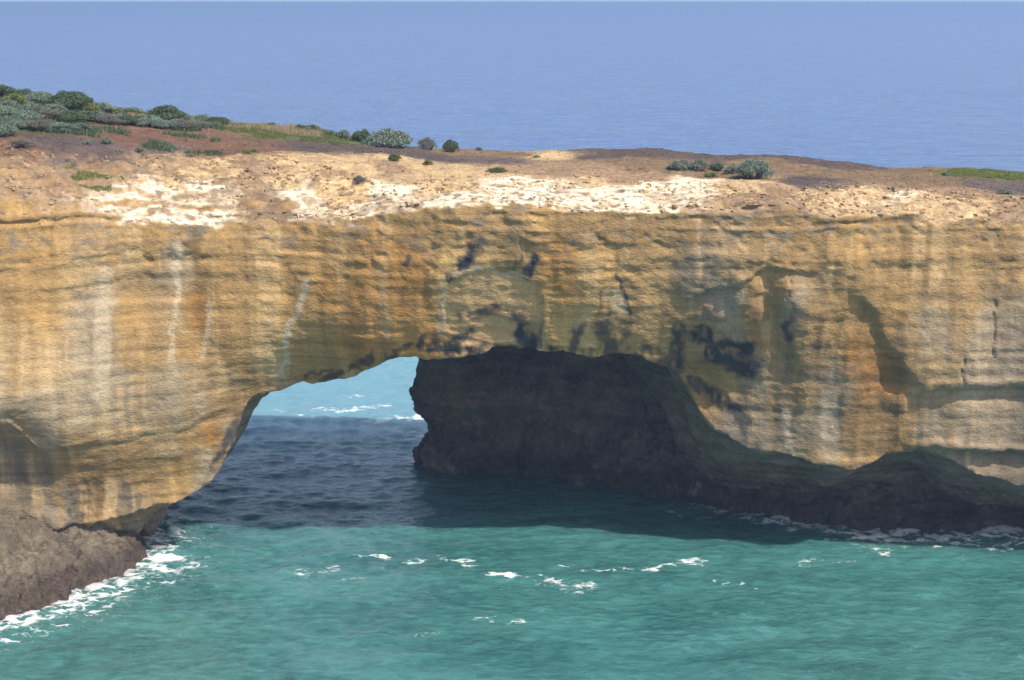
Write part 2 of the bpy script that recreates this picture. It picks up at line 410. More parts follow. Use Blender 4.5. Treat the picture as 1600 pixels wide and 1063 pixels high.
FC = [(30,320,OCH),(120,320,TAN),(60,400,OCH),(160,420,CRM),(230,380,OCH),(280,420,PAL),(300,380,OLV),(340,400,OCH),(420,380,TAN),(500,380,OCH),
 (60,470,OCH),(160,500,PAL),(220,500,OCH),(277,500,CRM),(305,480,ORG*0.7),(380,470,OCH),(450,470,OCH),(520,450,ORG),(590,420,ORG),(600,500,ORG),
 (40,560,CRM),(160,560,PAL),(220,560,TAN),(300,550,OCH),(370,560,OCH),(430,560,CRM),(480,540,OCH),(560,540,ORG*0.9),
 (40,620,PAL),(130,620,PAL),(200,610,PAL),(280,610,PAL),(350,600,CRM),(420,600,TAN),(60,680,PAL),(200,660,PAL),(300,640,PAL),(360,620,OLV),
 (30,750,GRY*.8),(60,800,GRY*.7),(120,730,TAN*.9),(150,760,OLV),(120,790,GRY*.7),(200,780,GRY*.8),(200,720,TAN),(260,700,CRM),(300,700,OCH),(340,680,ORG),(100,800,GRY),(160,790,OLV),(220,760,TAN),(280,740,OCH),(320,740,PAL),(360,680,GRY),
 (620,360,OCH*1.00),(700,350,OCH*1.00),(780,350,TAN*1.00),(860,350,OCH*1.00),(940,370,TAN*1.00),(1000,360,TAN*1.00),(640,440,ORG*1.00),(700,410,OCH*1.40),(760,400,TAN*1.40),(800,390,OLV*1.40),(880,400,ORG*1.19),(960,420,OCH*1.26),  # centre colours scaled up here and below to brighten the shaded overhang
 (660,520,ORG*1.19),(720,470,TAN*1.40),(760,450,CRM*1.12),(800,460,CRM*1.12),(850,480,OCH*1.40),(880,460,ORG*1.19),(760,500,TAN*1.12),(820,510,CRM*0.84),(900,500,OCH*1.26),(960,480,TAN*1.19),(1020,490,TAN*1.40),(1050,500,OLV*1.40),
 (1080,380,TAN),(1150,400,CRM*0.85),(1100,430,GRY),(1140,470,GRY),(1200,440,TAN),(1240,470,PAL),(1260,380,TAN),(1320,400,OCH),(1380,420,TAN),(1440,400,TAN),(1520,400,TAN),(1580,420,TAN),
 (1180,520,OCH*0.8),(1280,520,TAN),(1330,560,ORG*0.65),(1340,510,OCH*0.85),(1400,480,OCH),(1460,520,PAL),(1540,520,PAL),(1590,560,GRY),(1500,470,TAN),
 (1130,580,TAN),(1100,600,OCH*0.8),(1200,600,GRY),(1260,620,TAN),(1300,600,GRY),(1380,600,ORG*0.7),(1460,580,CRM*0.9),(1540,590,PAL),(1200,660,GRY),(1160,680,GRY),(1260,660,PAL*0.9),(1300,660,GRY*1.1),
 (1340,660,TAN*0.8),(1400,660,TAN*0.8),(1460,660,PAL),(1540,660,PAL),(1590,640,GRY),(1300,715,TAN),(1400,700,TAN*0.8),(1520,700,GRY),(1590,730,GRY*0.8)]
fcs = [(*xz(a, b), c) for a, b, c in FC]
TC = [(0,130,GRS*0.8),(100,170,GRS),(60,200,GRS*0.8),(180,170,GRS),(20,230,RED),(90,225,SOIL),(140,205,RED),(200,190,RED),(250,200,RED),(160,240,SOIL*1.1),(40,255,GRAVEL),(100,255,SOIL*1.4),(60,275,GRAVEL),
 (220,225,RED),(300,215,RED),(330,240,RED),(250,235,SOIL*1.2),(280,250,GRAVEL),(200,265,GRAVEL),(150,260,LITT),(130,280,GRAVEL),(270,275,GRAVEL),
 (300,185,GRS),(360,195,GRS*1.1),(400,205,GRS*1.2),(460,210,GRS*1.2),(520,215,GRS*1.2),(560,222,GRS),(430,230,RED),(480,232,SOIL),(560,235,SOIL),(620,240,SOIL),(380,235,RED),
 (350,260,SAND),(390,255,GRAVEL),(370,285,GRAVEL*0.8),(400,310,GRAVEL*0.75),(420,325,GRAVEL*0.7),(300,270,SAND),(330,300,WHT),(300,315,WHT),(240,295,WHT),(215,318,WHT),(280,320,WHT),(260,285,SAND),(370,315,WHT),(460,310,WHT),(450,280,SAND),(450,255,SAND),
 (520,255,SAND*0.9),(520,275,GRAVEL),(560,265,SAND),(540,300,CRM),(600,265,GRAVEL),(620,250,SAND),(640,275,SAND),(600,300,WHT),(680,265,SAND*0.9),(700,290,SAND*1.1),(660,310,WHT),
 (680,250,SOIL),(740,243,LITT),(760,250,SOIL*1.3),(800,243,LITT),(760,270,SAND*0.9),(800,290,WHT),(740,300,WHT),(850,270,GRAVEL),(860,290,WHT),(880,310,WHT),(900,262,GRAVEL),(860,243,SAND),
 (920,245,SOIL),(1000,240,SOIL),(960,235,SOIL),(1000,260,LITT),(940,285,SAND),(980,300,WHT),(1040,300,WHT),(1060,290,WHT),(1000,275,GRAVEL),(1100,285,WHT),(1080,245,SOIL),(1140,245,SOIL*0.9),
 (1060,262,LITT),(1130,275,LITT),(1150,290,SAND),(1220,260,LITT),(1200,280,GRAVEL),(1240,285,SOIL),(1280,285,SOIL),(1200,300,GRAVEL),(1260,305,SAND),(1180,310,GRAVEL),(1200,245,SOIL),(1280,255,SOIL*0.95),(1340,260,SOIL),
 (1320,275,LITT),(1380,270,LITT),(1440,265,LITT),(1400,290,LITT*1.1),(1350,300,SAND),(1400,305,WHT),(1460,285,LITT*0.9),(1520,270,BRT*0.8),(1560,272,BRT*0.8),(1540,290,SOIL*1.3),(1590,295,SOIL*1.2),(1500,300,GRAVEL),
 (1460,310,SAND),(1520,320,SAND),(1580,325,GRAVEL),(1430,325,SAND)]
def xy(px, py):
    """where the direction first meets the plateau"""
    u, yy_, zz_ = ray(px, py); d = 138.0
    while d < 184:
        p = (u * d / yy_, d, CAM_H + zz_ * d / yy_)
        if p[2] < float(T_rbf(p[0], p[1])): break
        d += 0.5
    return p[0], p[1]
tcs = [(*xy(a, b), c) for a, b, c in TC]

x, y, z = pts.T.astype(float)
nv = len(pts)
wx = x + 0.8 * fbm(x / 4, z / 4, y / 9, oct=3, seed=201) + 0.35 * fbm(x / 0.7, z / 0.9, oct=2, seed=202)
wzz = z + 1.3 * fbm(x / 5, z / 3, y / 9, oct=3, seed=203) + 0.4 * fbm(x / 1.1, z / 0.5, oct=2, seed=204)
face_c = idw(wx, wzz, fcs, 1.0, 1.3, 3.6) * 0.66
# streaks run down the face, beds run along it
streak = fbm(x / 0.9 + 0.4 * vnoise(z / 3, x / 3, None, 209), z / 22, seed=210, oct=4); bed = fbm(x / 30, (z + x * 0.012 + 0.1 * vnoise(x / 5, z * 0, None, 208)) / 0.42, seed=211, oct=3)
blot = fbm(x / 2.3, z / 2.0, y / 3, seed=212, oct=4); spk = fbm(x / 0.35, z / 0.3, y / 0.4, seed=213, oct=2)
face_c = face_c * (1 + 0.20 * streak + 0.17 * bed + 0.09 * fbm(x / 22, (z + x * 0.012) / 0.17, seed=219, oct=2) + 0.07 * blot + 0.07 * spk)[:, None]
pale = np.clip(fbm(x / 1.0 + 0.3 * vnoise(z / 2.5, x / 2, None, 207), z / 26, seed=215, oct=4) - 0.12, 0, 0.5)[:, None] * 1.3 * sstep(-0.6, 0.2, fbm(x / 4, z / 5, seed=205, oct=2))[:, None] * (0.75 + 0.4 * bed)[:, None].clip(0.2, 1)
face_c = face_c * (1 - pale) + CRM * pale
dk = np.clip(fbm(x / 1.3 + 0.3 * vnoise(z / 2.5, x / 2, None, 206), z / 16, seed=216, oct=4) + 0.25 * bed - 0.25, 0, 0.6)[:, None] * 1.2
face_c = face_c * (1 - dk) + OLV * dk
# black algae and seepage stains
STAINS = [((752,383),(722,412),9,.95),((722,412),(702,432),6,.9),((812,398),(803,425),4,.8),((838,400),(824,430),10,.95),((826,420),(822,432),6,.9),
 ((640,400),(634,412),4,.7),((962,432),(972,448),4,.8),((972,448),(985,490),4,.8),((955,490),(975,498),9,.6),((940,455),(938,500),3,.5),((900,430),(985,440),3,.4),
 ((720,495),(775,485),8,.7),((775,485),(815,500),7,.7),((735,520),(700,545),8,.8),((815,520),(840,545),14,.9),((660,545),(700,552),7,.8),((700,548),(860,548),8,.9),((860,545),(1000,560),6,.7),
 ((655,545),(664,525),5,.8),((690,500),(680,540),8,.7),((905,500),(895,545),8,.7),((940,510),(955,550),14,.7),((985,500),(975,545),6,.6),((1060,515),(1058,570),11,.8),((1010,545),(1060,580),9,.6),
 ((1090,520),(1165,545),14,.85),((1110,550),(1170,575),16,.85),((1160,535),(1165,560),5,.6),((1085,600),(1150,640),10,.8),((1120,620),(1165,660),9,.7),((1150,640),(1180,700),8,.6),((1228,505),(1232,530),6,.7),((1275,540),(1300,545),9,.5),
 ((500,598),(600,548),5,.7),((560,570),(640,545),5,.7),((440,600),(520,578),4,.6),((385,640),(440,612),6,.7),((378,650),(340,720),6,.7),((340,720),(325,750),5,.5),
 ((110,800),(150,760),8,.5),((90,850),(130,800),8,.5),((290,350),(292,380),5,.5),((1350,600),(1400,640),8,.35),((1330,575),(1390,600),5,.4)]
wob = 0.28 * fbm(x / 1.0, z / 1.0, y / 2, seed=220, oct=3)
xs_, zs_ = x + wob, z + 0.3 * fbm(x / 0.8, z / 0.8, seed=221, oct=3)
st = np.zeros(nv)
brk = fbm(x / 0.6, z / 1.8, y / 2, seed=222, oct=4)
for (a, b, w, s_) in STAINS:
    d, t = seg_dist(xs_, zs_, xz(*a), xz(*b)); w = w / 13.0; s_ = min(1, s_ * 1.15)
    st = np.maximum(st, s_ * (1 - sstep(w * 0.45, w * 1.15, d + 0.3 * w * brk)))
st = st * sstep(-0.9, 0.1, brk)
face_c = face_c * (1 - st[:, None]) + BLK * st[:, None]
sc_d = np.full(nv, -9.0); sm_ = (x > -9) & (x < 6) & (z > 14) & (z < 29)
sc_d[sm_] = poly_sd(x[sm_], z[sm_], [xz(*p) for p in SCAR])
sc_m = (sstep(-0.1, 0.3, sc_d) * 0.6)[:, None] * (1 - st[:, None])
face_c = face_c * (1 - sc_m) + np.array([0.56, 0.35, 0.165]) * sc_m * (1 + 0.3 * blot)[:, None]
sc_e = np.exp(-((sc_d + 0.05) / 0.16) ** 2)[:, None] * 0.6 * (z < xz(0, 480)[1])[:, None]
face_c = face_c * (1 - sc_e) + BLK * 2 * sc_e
# pale salt / lime runs
for (a, b, w, s_) in [((162,430),(160,620),14,.55),((278,380),(276,470),7,.7),((276,470),(268,560),5,.6),((330,480),(318,560),6,.5),((480,440),(450,520),5,.8),((450,520),(440,590),6,.8),((690,440),(690,520),6,.4),((960,460),(972,480),12,.5),
                      ((1230,640),(1235,700),7,.6),((1290,630),(1300,720),18,.45),((1130,460),(1150,520),20,.25),((710,430),(740,420),4,.6),((740,420),(830,436),3,.6)]:
    d, t = seg_dist(xs_, zs_, xz(*a), xz(*b)); w = w / 17.0
    q = (s_ * (1 - sstep(w * 0.4, w * 1.2, d + 0.3 * w * brk)))[:, None]
    face_c = face_c * (1 - q) + np.array([0.50, 0.40, 0.28]) * q
# plateau
tx = x + 0.9 * fbm(x / 3, y / 3, seed=231, oct=3) + 0.3 * fbm(x / .6, y / .6, seed=232, oct=2)
ty = y + 0.9 * fbm(x / 3, y / 2.2, seed=233, oct=3) + 0.5 * fbm(x / .7, y / .5, seed=234, oct=2)
top_c = idw(tx, ty, tcs, 1.0, 0.9, 6.0)
peb = fbm(x / 0.28, y / 0.28, z / 0.3, seed=236, oct=2); pb2 = fbm(x / 1.3, y / 0.9, seed=237, oct=4)
top_c = top_c * (1 + 0.22 * peb + 0.2 * pb2)[:, None]
rk = bil(rocky, X0, Y0, VOX, x, y)
spot = (np.clip(fbm(x / 0.8, y / 0.5, z / 0.4, seed=238, oct=3) - 0.15, 0, 1) * 2.0 * rk)[:, None]; spot = np.clip(spot, 0, 0.8)
top_c = top_c * (1 - spot) + (GRAVEL * 0.55) * spot
pat = (sstep(0.05, 0.5, fbm(x / 2.6, y / 1.3, z / 1.0, seed=239, oct=4)) * rk * 0.55)[:, None]
top_c = top_c * (1 - pat) + np.array([0.30, 0.20, 0.11]) * (1 + 0.3 * peb[:, None]) * pat
# the pale limestone just under the rim; grey crust on edges
rz = bil(Tm, X0, Y0, VOX, x, np.full(nv, 0.0) + bil(Fm, X0, Z0, VOX, x, z) + 0.6)
ttop = sstep(0.30, 0.62, N[:, 2] + 0.10 * fbm(x / 1.5, y / 1.5, seed=240, oct=3)) * sstep(26, 28, z) * sstep(-1.0, -0.35, z - bil(Tm, X0, Y0, VOX, x, y))
rim_band = sstep(0.25, 0.6, N[:, 2]) * 0
col = face_c * (1 - ttop[:, None]) + top_c * ttop[:, None]
crust = sstep(0.15, 0.75, fbm(x / 0.9, y / 0.9, z / 0.5, seed=242, oct=4)) * sstep(28, 30.5, z) * rk * (1 - sstep(0.3, 0.9, N[:, 2]) * 0.6)
col = col * (1 - 0.65 * crust[:, None]) + np.array([0.17, 0.15, 0.125]) * 0.65 * crust[:, None]
# the underside, inner walls and tidal rock
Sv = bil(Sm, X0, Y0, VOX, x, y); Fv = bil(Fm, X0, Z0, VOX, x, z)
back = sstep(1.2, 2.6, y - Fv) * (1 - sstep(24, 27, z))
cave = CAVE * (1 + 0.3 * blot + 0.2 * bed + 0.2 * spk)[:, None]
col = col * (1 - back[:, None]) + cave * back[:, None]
a1v = bil(A1, X0, Y0, VOX, x, y); a2v = bil(A2, X0, Y0, VOX, x, y)
apr = sstep(-1.2, -0.3, np.maximum(a1v, a2v) - z + 0.3 * blot) * (1 - sstep(5.5, 8, z))
apr_c = (DRK * (1 - sstep(1.5, 4.5, z))[:, None] + np.array([0.15, 0.125, 0.09]) * sstep(1.2, 4.0, z)[:, None]) * (1 + 0.35 * fbm(x / 0.5, y / 0.5, z / 0.5, seed=250, oct=3) + 0.25 * blot)[:, None]
upl = (sstep(3.4, 5.4, z + 0.8 * blot) * (1 - sstep(-25, -10, x)))[:, None]
apr_c = apr_c * (1 - upl) + (GRY * 0.40 * (1 - 0.5 * pale) + OCH * 0.22 * pale) * (1 + 0.3 * bed + 0.25 * streak + 0.25 * blot)[:, None] * upl  # left shelf darkened in colour to give the shade of the hollow
rst = np.clip(fbm(x / 1.4, y / 1.4, z / 1.0, seed=251, oct=3) - 0.1, 0, 1)[:, None]
apr_c = apr_c * (1 - 0.5 * rst) + np.array([0.11, 0.075, 0.045]) * 0.5 * rst
col = col * (1 - apr[:, None]) + apr_c * apr[:, None]
col = np.clip(col, 0.012, 0.85)

# split the sheet where rock turns to soil, and at the tidal zone
vclass = np.zeros(nv, int)
soil_m = (ttop > 0.5) & (rk < 0.55)
vclass[soil_m] = 1
vclass[(apr > 0.5)] = 2

def make_mesh(name, p, q, c=None, mat=None, smooth=True):
    me = bpy.data.meshes.new(name)
    me.vertices.add(len(p)); me.vertices.foreach_set("co", np.ascontiguousarray(p, np.float32).ravel())
    k = q.shape[1]
    me.loops.add(len(q) * k); me.polygons.add(len(q))
    me.loops.foreach_set("vertex_index", np.ascontiguousarray(q, np.int32).ravel())
    me.polygons.foreach_set("loop_start", np.arange(0, len(q) * k, k, dtype=np.int32))
    me.polygons.foreach_set("use_smooth", np.full(len(q), smooth))
    me.update()
    if c is not None:
        for nm, arr in c.items():
            if arr.ndim == 2:
                at_ = me.color_attributes.new(nm, 'FLOAT_COLOR', 'POINT')
                at_.data.foreach_set("color", np.concatenate([arr, np.ones((len(arr), 1))], 1).astype(np.float32).ravel())
            else:
                at_ = me.attributes.new(nm, 'FLOAT', 'POINT'); at_.data.foreach_set("value", arr.astype(np.float32))
    if mat: me.materials.append(mat)
    o = bpy.data.objects.new(name, me); COL.objects.link(o)
    return o

def new_mat(name):
    m = bpy.data.materials.new(name); m.use_nodes = True
    return m, m.node_tree.nodes, m.node_tree.links, m.node_tree.nodes["Principled BSDF"]
def nd(nodes, typ, **kw):
    n = nodes.new(typ)
    for k, v in kw.items():
        if k in n.inputs: n.inputs[k].default_value = v
        else: setattr(n, k, v)
    return n

def rock_material(name, fine, bump, rough=0.92):
    m, n, l, b = new_mat(name)
    at_ = nd(n, "ShaderNodeAttribute", attribute_name="col")
    geo = n.new("ShaderNodeNewGeometry")
    mp = nd(n, "ShaderNodeMapping"); mp.inputs["Scale"].default_value = (1, 1, 1.7); l.new(geo.outputs["Position"], mp.inputs["Vector"])
    n1 = nd(n, "ShaderNodeTexNoise", Scale=fine, Detail=5.0, Roughness=0.65); l.new(mp.outputs[0], n1.inputs["Vector"])
    vo = nd(n, "ShaderNodeTexVoronoi", Scale=fine * 0.9, Randomness=1.0); l.new(mp.outputs[0], vo.inputs["Vector"])
    mr = nd(n, "ShaderNodeMapRange"); mr.inputs["From Min"].default_value = 0.25; mr.inputs["From Max"].default_value = 0.75
    mr.inputs["To Min"].default_value = 0.72; mr.inputs["To Max"].default_value = 1.28; l.new(n1.outputs["Fac"], mr.inputs["Value"])
    mul = n.new("ShaderNodeVectorMath"); mul.operation = 'SCALE'; l.new(at_.outputs["Color"], mul.inputs[0]); l.new(mr.outputs[0], mul.inputs["Scale"])
    l.new(mul.outputs[0], b.inputs["Base Color"])
    mix = n.new("ShaderNodeMath"); mix.operation = 'MULTIPLY_ADD'; mix.inputs[1].default_value = 0.6
    l.new(vo.outputs["Distance"], mix.inputs[0]); l.new(n1.outputs["Fac"], mix.inputs[2])
    bp = nd(n, "ShaderNodeBump", Strength=1.0, Distance=bump); l.new(mix.outputs[0], bp.inputs["Height"]); l.new(bp.outputs[0], b.inputs["Normal"])
    b.inputs["Roughness"].default_value = rough; b.inputs["Specular IOR Level"].default_value = 0.15
    return m

M_rock = rock_material("sandstone", 3.6, 0.055)
M_soil = rock_material("soil", 4.5, 0.10)
M_wet = rock_material("tidal_rock", 3.2, 0.15, 0.6)

fclass = vclass[quads]
fc = np.where((fclass == 2).sum(1) >= 2, 2, np.where((fclass == 1).sum(1) >= 2, 1, 0))
del fclass
def sub(name, cls, mat):
    q = quads[fc == cls]; used = np.unique(q); re = np.full(nv, -1); re[used] = np.arange(len(used))
    o = make_mesh(name, pts[used], re[q], {"col": col[used]}, mat)
    me = o.data; me.normals_split_custom_set_from_vertices(N[used].tolist()) if cls != 99 else None
    return o
N = vnormals(pts, quads)
o = sub("cliff", 0, M_rock); o["kind"] = "structure"; o["label"] = "ochre layered sandstone headland with a wide sea arch through it"
o = sub("ground", 1, M_soil); o["kind"] = "structure"; o["label"] = "dark soil and dry litter on top of the headland"
o = sub("shore_rock", 2, M_wet); o["kind"] = "structure"; o["label"] = "dark wet rock shelf at the foot of the cliff"
print("cliff done", round(time.time() - T0, 1))

# ---------------------------------------------------------------- water
near_y = np.concatenate([np.arange(95, 128, 0.5), np.arange(128, 192, 0.22), np.arange(192, 300, 0.6)])
far_y = np.concatenate([300 * np.exp(np.linspace(0, math.log(10), 260)[1:]), 3000 * np.exp(np.linspace(0, math.log(30), 40)[1:])])
neg_y = np.array([-2000, -300, 0, 50, 80.])
wy = np.concatenate([neg_y, near_y, far_y])
NXW = 560
tt = np.linspace(-1, 1, NXW)
WX = np.empty((NXW, len(wy))); 
half = np.where(wy < 300, 75.0, 75.0 * wy / 300.0); half = np.where(wy < 90, 75, half)
half = half + np.clip(wy - 130, 0, 170) * 0.05
for j in range(len(wy)): WX[:, j] = tt * half[j]
# outermost columns run far to the sides
for k_, m_ in ((0, -1), (-1, 1)): WX[k_, :] = m_ * 90000
WY = np.broadcast_to(wy, WX.shape).copy()
fade_h = np.interp(WY, [-2000, 90, 200, 300, 900, 3000], [0, 1, 1, 1, 0.9, 0]) * (np.abs(WX) < 1000)
def waves(X, Y):
    r1 = 1 - np.abs(fbm(X / 11 + Y / 60, Y / 6 - X / 40, seed=301, oct=3))
    h = 0.45 * (r1 - 0.6) + 0.22 * fbm(X / 3.2, Y / 1.8, seed=303, oct=3) + 0.07 * fbm(X / 0.9, Y / 0.6, seed=305, oct=2)
    return h
WZ = waves(WX, WY) * fade_h * 0.6
inl = (WY > 120) & (WY < 192) & (np.abs(WX) < 80)
sd = np.full(WX.shape, -50.0)
wob_s = 0.7 * fbm(WX[inl] / 2.2, WY[inl] / 2.2, seed=66, oct=4)
sd[inl] = np.maximum(poly_sd(WX[inl], WY[inl], LS), poly_sd(WX[inl], WY[inl], RS)) + wob_s
off = -sd
front = 1 - sstep(163, 172, WY)          # foam mostly where swell meets the front
fo_n = fbm(WX / 1.6, WY / 1.1, seed=311, oct=4)
fw_l = np.where(WX < 0, 5.5, 2.4 + 3.0 * sstep(20, 45, WX))
foam = (1 - 0.9 * sstep(0.05, 1.0, off / fw_l + 0.5 * fo_n)) * (off < 1.4 * fw_l) * front * np.where(WX < 0, 1, sstep(12, 24, WX))
# foam patches and streaks drifting on the water
def wpt(a, b): return on_water(a, b)
for (a, b, w, s_) in [((225,885),(262,890),1.2,.8),((262,890),(305,885),1.0,.55),((190,925),(120,955),0.5,.7),((120,955),(0,978),0.45,.8),((170,940),(250,905),.8,.6),
     ((560,870),(600,873),.7,.75),((640,875),(670,877),.8,.75),((690,876),(730,880),.5,.6),((775,898),(800,903),1.1,.9),((800,903),(850,902),.4,.7),((880,890),(925,892),.6,.75),((855,910),(900,918),1.2,.55),((900,918),(935,915),.8,.7),
     ((940,891),(1010,890),.5,.7),((1010,890),(1090,876),.6,.8),((470,895),(520,890),1.0,.55),((520,900),(560,905),.8,.45),((745,975),(775,968),.8,.5),((775,968),(830,968),.5,.45),((650,990),(680,985),.6,.4),
     ((1290,843),(1390,838),.8,.75),((1390,845),(1480,842),1.0,.7),((1480,840),(1600,838),1.7,.85),((1500,855),(1600,850),1.2,.55),((1340,855),(1380,862),1.0,.5),((1180,805),(1260,822),.8,.7),((1260,825),(1460,836),1.0,.75),((1040,798),(1110,810),1.0,.45),
     ((500,643),(560,640),1.6,.85),((560,640),(600,632),1.4,.7),((595,655),(640,652),2.4,.95),((560,655),(600,660),1.2,.7),((520,625),(560,618),1.0,.5),((600,665),(655,680),2.0,.6),((430,640),(500,655),1.0,.4),((1100,905),(1180,915),.6,.35),((1250,880),(1330,872),.5,.35)]:
    d, t = seg_dist(WX + 0.5 * fo_n, WY + 0.9 * fbm(WX / 3, WY / 3, seed=313, oct=3), wpt(a[0], a[1]), wpt(b[0], b[1]))
    foam = np.maximum(foam, s_ * (1 - sstep(0.1 * w, 1.3 * w, d + 0.2 * w * fo_n)))
foam = np.clip(foam * (0.72 + 0.75 * fbm(WX / 0.9, WY / 0.6, seed=317, oct=3)), 0, 1)
WZ = WZ * (1 - 0.3 * (off < 1)) + 0.30 * foam * (off < 3) * np.clip(0.6 + fo_n, 0, 1.4)
shal = np.exp(-((WY - 150) / 400) ** 2)
idx = np.arange(WX.size).reshape(WX.shape)
q = np.stack([idx[:-1, :-1], idx[1:, :-1], idx[1:, 1:], idx[:-1, 1:]], -1).reshape(-1, 4)
P = np.stack([WX, WY, WZ], -1).reshape(-1, 3)
m, n, l, b = new_mat("sea_water")
geo = n.new("ShaderNodeNewGeometry"); sep = n.new("ShaderNodeSeparateXYZ"); l.new(geo.outputs["Position"], sep.inputs[0])
fa = nd(n, "ShaderNodeAttribute", attribute_name="foam")
# body colour: turquoise over the sandy bay, deeper blue out to sea
mpb = nd(n, "ShaderNodeMapping"); mpb.inputs["Scale"].default_value = (0.5, 1.0, 1); l.new(geo.outputs["Position"], mpb.inputs["Vector"])
big = nd(n, "ShaderNodeTexNoise", Scale=0.13, Detail=7.0, Roughness=0.62); l.new(mpb.outputs[0], big.inputs["Vector"])
bgm = nd(n, "ShaderNodeMapRange"); bgm.inputs["From Min"].default_value = 0.33; bgm.inputs["From Max"].default_value = 0.68; l.new(big.outputs["Fac"], bgm.inputs["Value"])
ramp_y = nd(n, "ShaderNodeMapRange"); ramp_y.inputs["From Min"].default_value = 250; ramp_y.inputs["From Max"].default_value = 420; l.new(sep.outputs["Y"], ramp_y.inputs["Value"])
c1 = n.new("ShaderNodeMix"); c1.data_type = 'RGBA'; c1.inputs["A"].default_value = (0.027, 0.116, 0.113, 1); c1.inputs["B"].default_value = (0.066, 0.208, 0.198, 1); mpc = nd(n, "ShaderNodeMapping"); mpc.inputs["Scale"].default_value = (0.42, 1.0, 1); mpc.inputs["Rotation"].default_value = (0, 0, 0.1); l.new(geo.outputs["Position"], mpc.inputs["Vector"])
crn = nd(n, "ShaderNodeTexNoise", Scale=1.5, Detail=5.0, Roughness=0.62, Distortion=0.6); l.new(mpc.outputs[0], crn.inputs["Vector"])
cr2 = nd(n, "ShaderNodeMapRange"); cr2.inputs["From Min"].default_value = 0.35; cr2.inputs["From Max"].default_value = 0.72; cr2.inputs["To Min"].default_value = -0.35; cr2.inputs["To Max"].default_value = 0.75; l.new(crn.outputs["Fac"], cr2.inputs["Value"])
sm_f = nd(n, "ShaderNodeMath", operation='ADD', use_clamp=True); l.new(bgm.outputs[0], sm_f.inputs[0]); l.new(cr2.outputs[0], sm_f.inputs[1]); l.new(sm_f.outputs[0], c1.inputs["Factor"])   # murky mottling, plus light flecks of ripple crests painted in
c2 = n.new("ShaderNodeMix"); c2.data_type = 'RGBA'; c2.inputs["B"].default_value = (0.06, 0.13, 0.30, 1); 
mps = nd(n, "ShaderNodeMapping"); mps.inputs["Scale"].default_value = (0.05, 0.12, 1); l.new(geo.outputs["Position"], mps.inputs["Vector"])
sws = nd(n, "ShaderNodeTexNoise", Scale=1.0, Detail=8.0, Roughness=0.7); l.new(mps.outputs[0], sws.inputs["Vector"])
swm = nd(n, "ShaderNodeMapRange"); swm.inputs["From Min"].default_value = 0.35; swm.inputs["From Max"].default_value = 0.65; l.new(sws.outputs["Fac"], swm.inputs["Value"])
deep = n.new("ShaderNodeMix"); deep.data_type = 'RGBA'; deep.inputs["A"].default_value = (0.03, 0.085, 0.22, 1); deep.inputs["B"].default_value = (0.09, 0.17, 0.36, 1); l.new(swm.outputs[0], deep.inputs["Factor"]); l.new(deep.outputs["Result"], c2.inputs["B"])
l.new(ramp_y.outputs[0], c2.inputs["Factor"]); 
refl_f = nd(n, "ShaderNodeMapRange"); refl_f.interpolation_type = 'SMOOTHSTEP'; refl_f.inputs["From Min"].default_value = 186; refl_f.inputs["From Max"].default_value = 206; l.new(sep.outputs["Y"], refl_f.inputs["Value"])
c1b = n.new("ShaderNodeMix"); c1b.data_type = 'RGBA'; c1b.inputs["B"].default_value = (0.15, 0.33, 0.40, 1); l.new(refl_f.outputs[0], c1b.inputs["Factor"]); l.new(c1.outputs["Result"], c1b.inputs["A"])   # sunlit, sky-reflecting paleness painted into the water behind the headland
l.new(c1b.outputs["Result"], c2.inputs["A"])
# foam lace
fn = nd(n, "ShaderNodeTexNoise", Scale=4.0, Detail=9.0, Roughness=0.78); mpf = nd(n, "ShaderNodeMapping"); mpf.inputs["Scale"].default_value = (0.7, 1.3, 1); l.new(geo.outputs["Position"], mpf.inputs["Vector"]); l.new(mpf.outputs[0], fn.inputs["Vector"])
th = nd(n, "ShaderNodeMath", operation='MULTIPLY_ADD'); th.inputs[1].default_value = 0.56; th.inputs[2].default_value = -0.80; l.new(fa.outputs["Fac"], th.inputs[0])
ad = nd(n, "ShaderNodeMath", operation='ADD'); l.new(th.outputs[0], ad.inputs[1])
wv = nd(n, "ShaderNodeTexNoise", Scale=0.9, Detail=4.0); l.new(mpf.outputs[0], wv.inputs["Vector"])
wva = n.new("ShaderNodeVectorMath"); wva.operation = 'MULTIPLY_ADD'; wva.inputs[1].default_value = (1.6, 1.6, 0.0); l.new(wv.outputs["Color"], wva.inputs[0]); l.new(mpf.outputs[0], wva.inputs[2])
lace = nd(n, "ShaderNodeTexVoronoi", Scale=1.1); lace.feature = 'DISTANCE_TO_EDGE'; l.new(wva.outputs[0], lace.inputs["Vector"])
lmr = nd(n, "ShaderNodeMapRange"); lmr.inputs["From Min"].default_value = 0.0; lmr.inputs["From Max"].default_value = 0.14; lmr.inputs["To Min"].default_value = 0.26; lmr.inputs["To Max"].default_value = 0.0; l.new(lace.outputs["Distance"], lmr.inputs["Value"])
lad = nd(n, "ShaderNodeMath", operation='ADD'); l.new(fn.outputs["Fac"], lad.inputs[0]); l.new(lmr.outputs[0], lad.inputs[1]); l.new(lad.outputs[0], ad.inputs[0])
fm_ = nd(n, "ShaderNodeMapRange"); fm_.inputs["From Min"].default_value = 0.0; fm_.inputs["From Max"].default_value = 0.30; l.new(ad.outputs[0], fm_.inputs["Value"])
c3 = n.new("ShaderNodeMix"); c3.data_type = 'RGBA'; c3.inputs["B"].default_value = (0.75, 0.80, 0.82, 1); l.new(fm_.outputs[0], c3.inputs["Factor"]); l.new(c2.outputs["Result"], c3.inputs["A"])
l.new(c3.outputs["Result"], b.inputs["Base Color"])
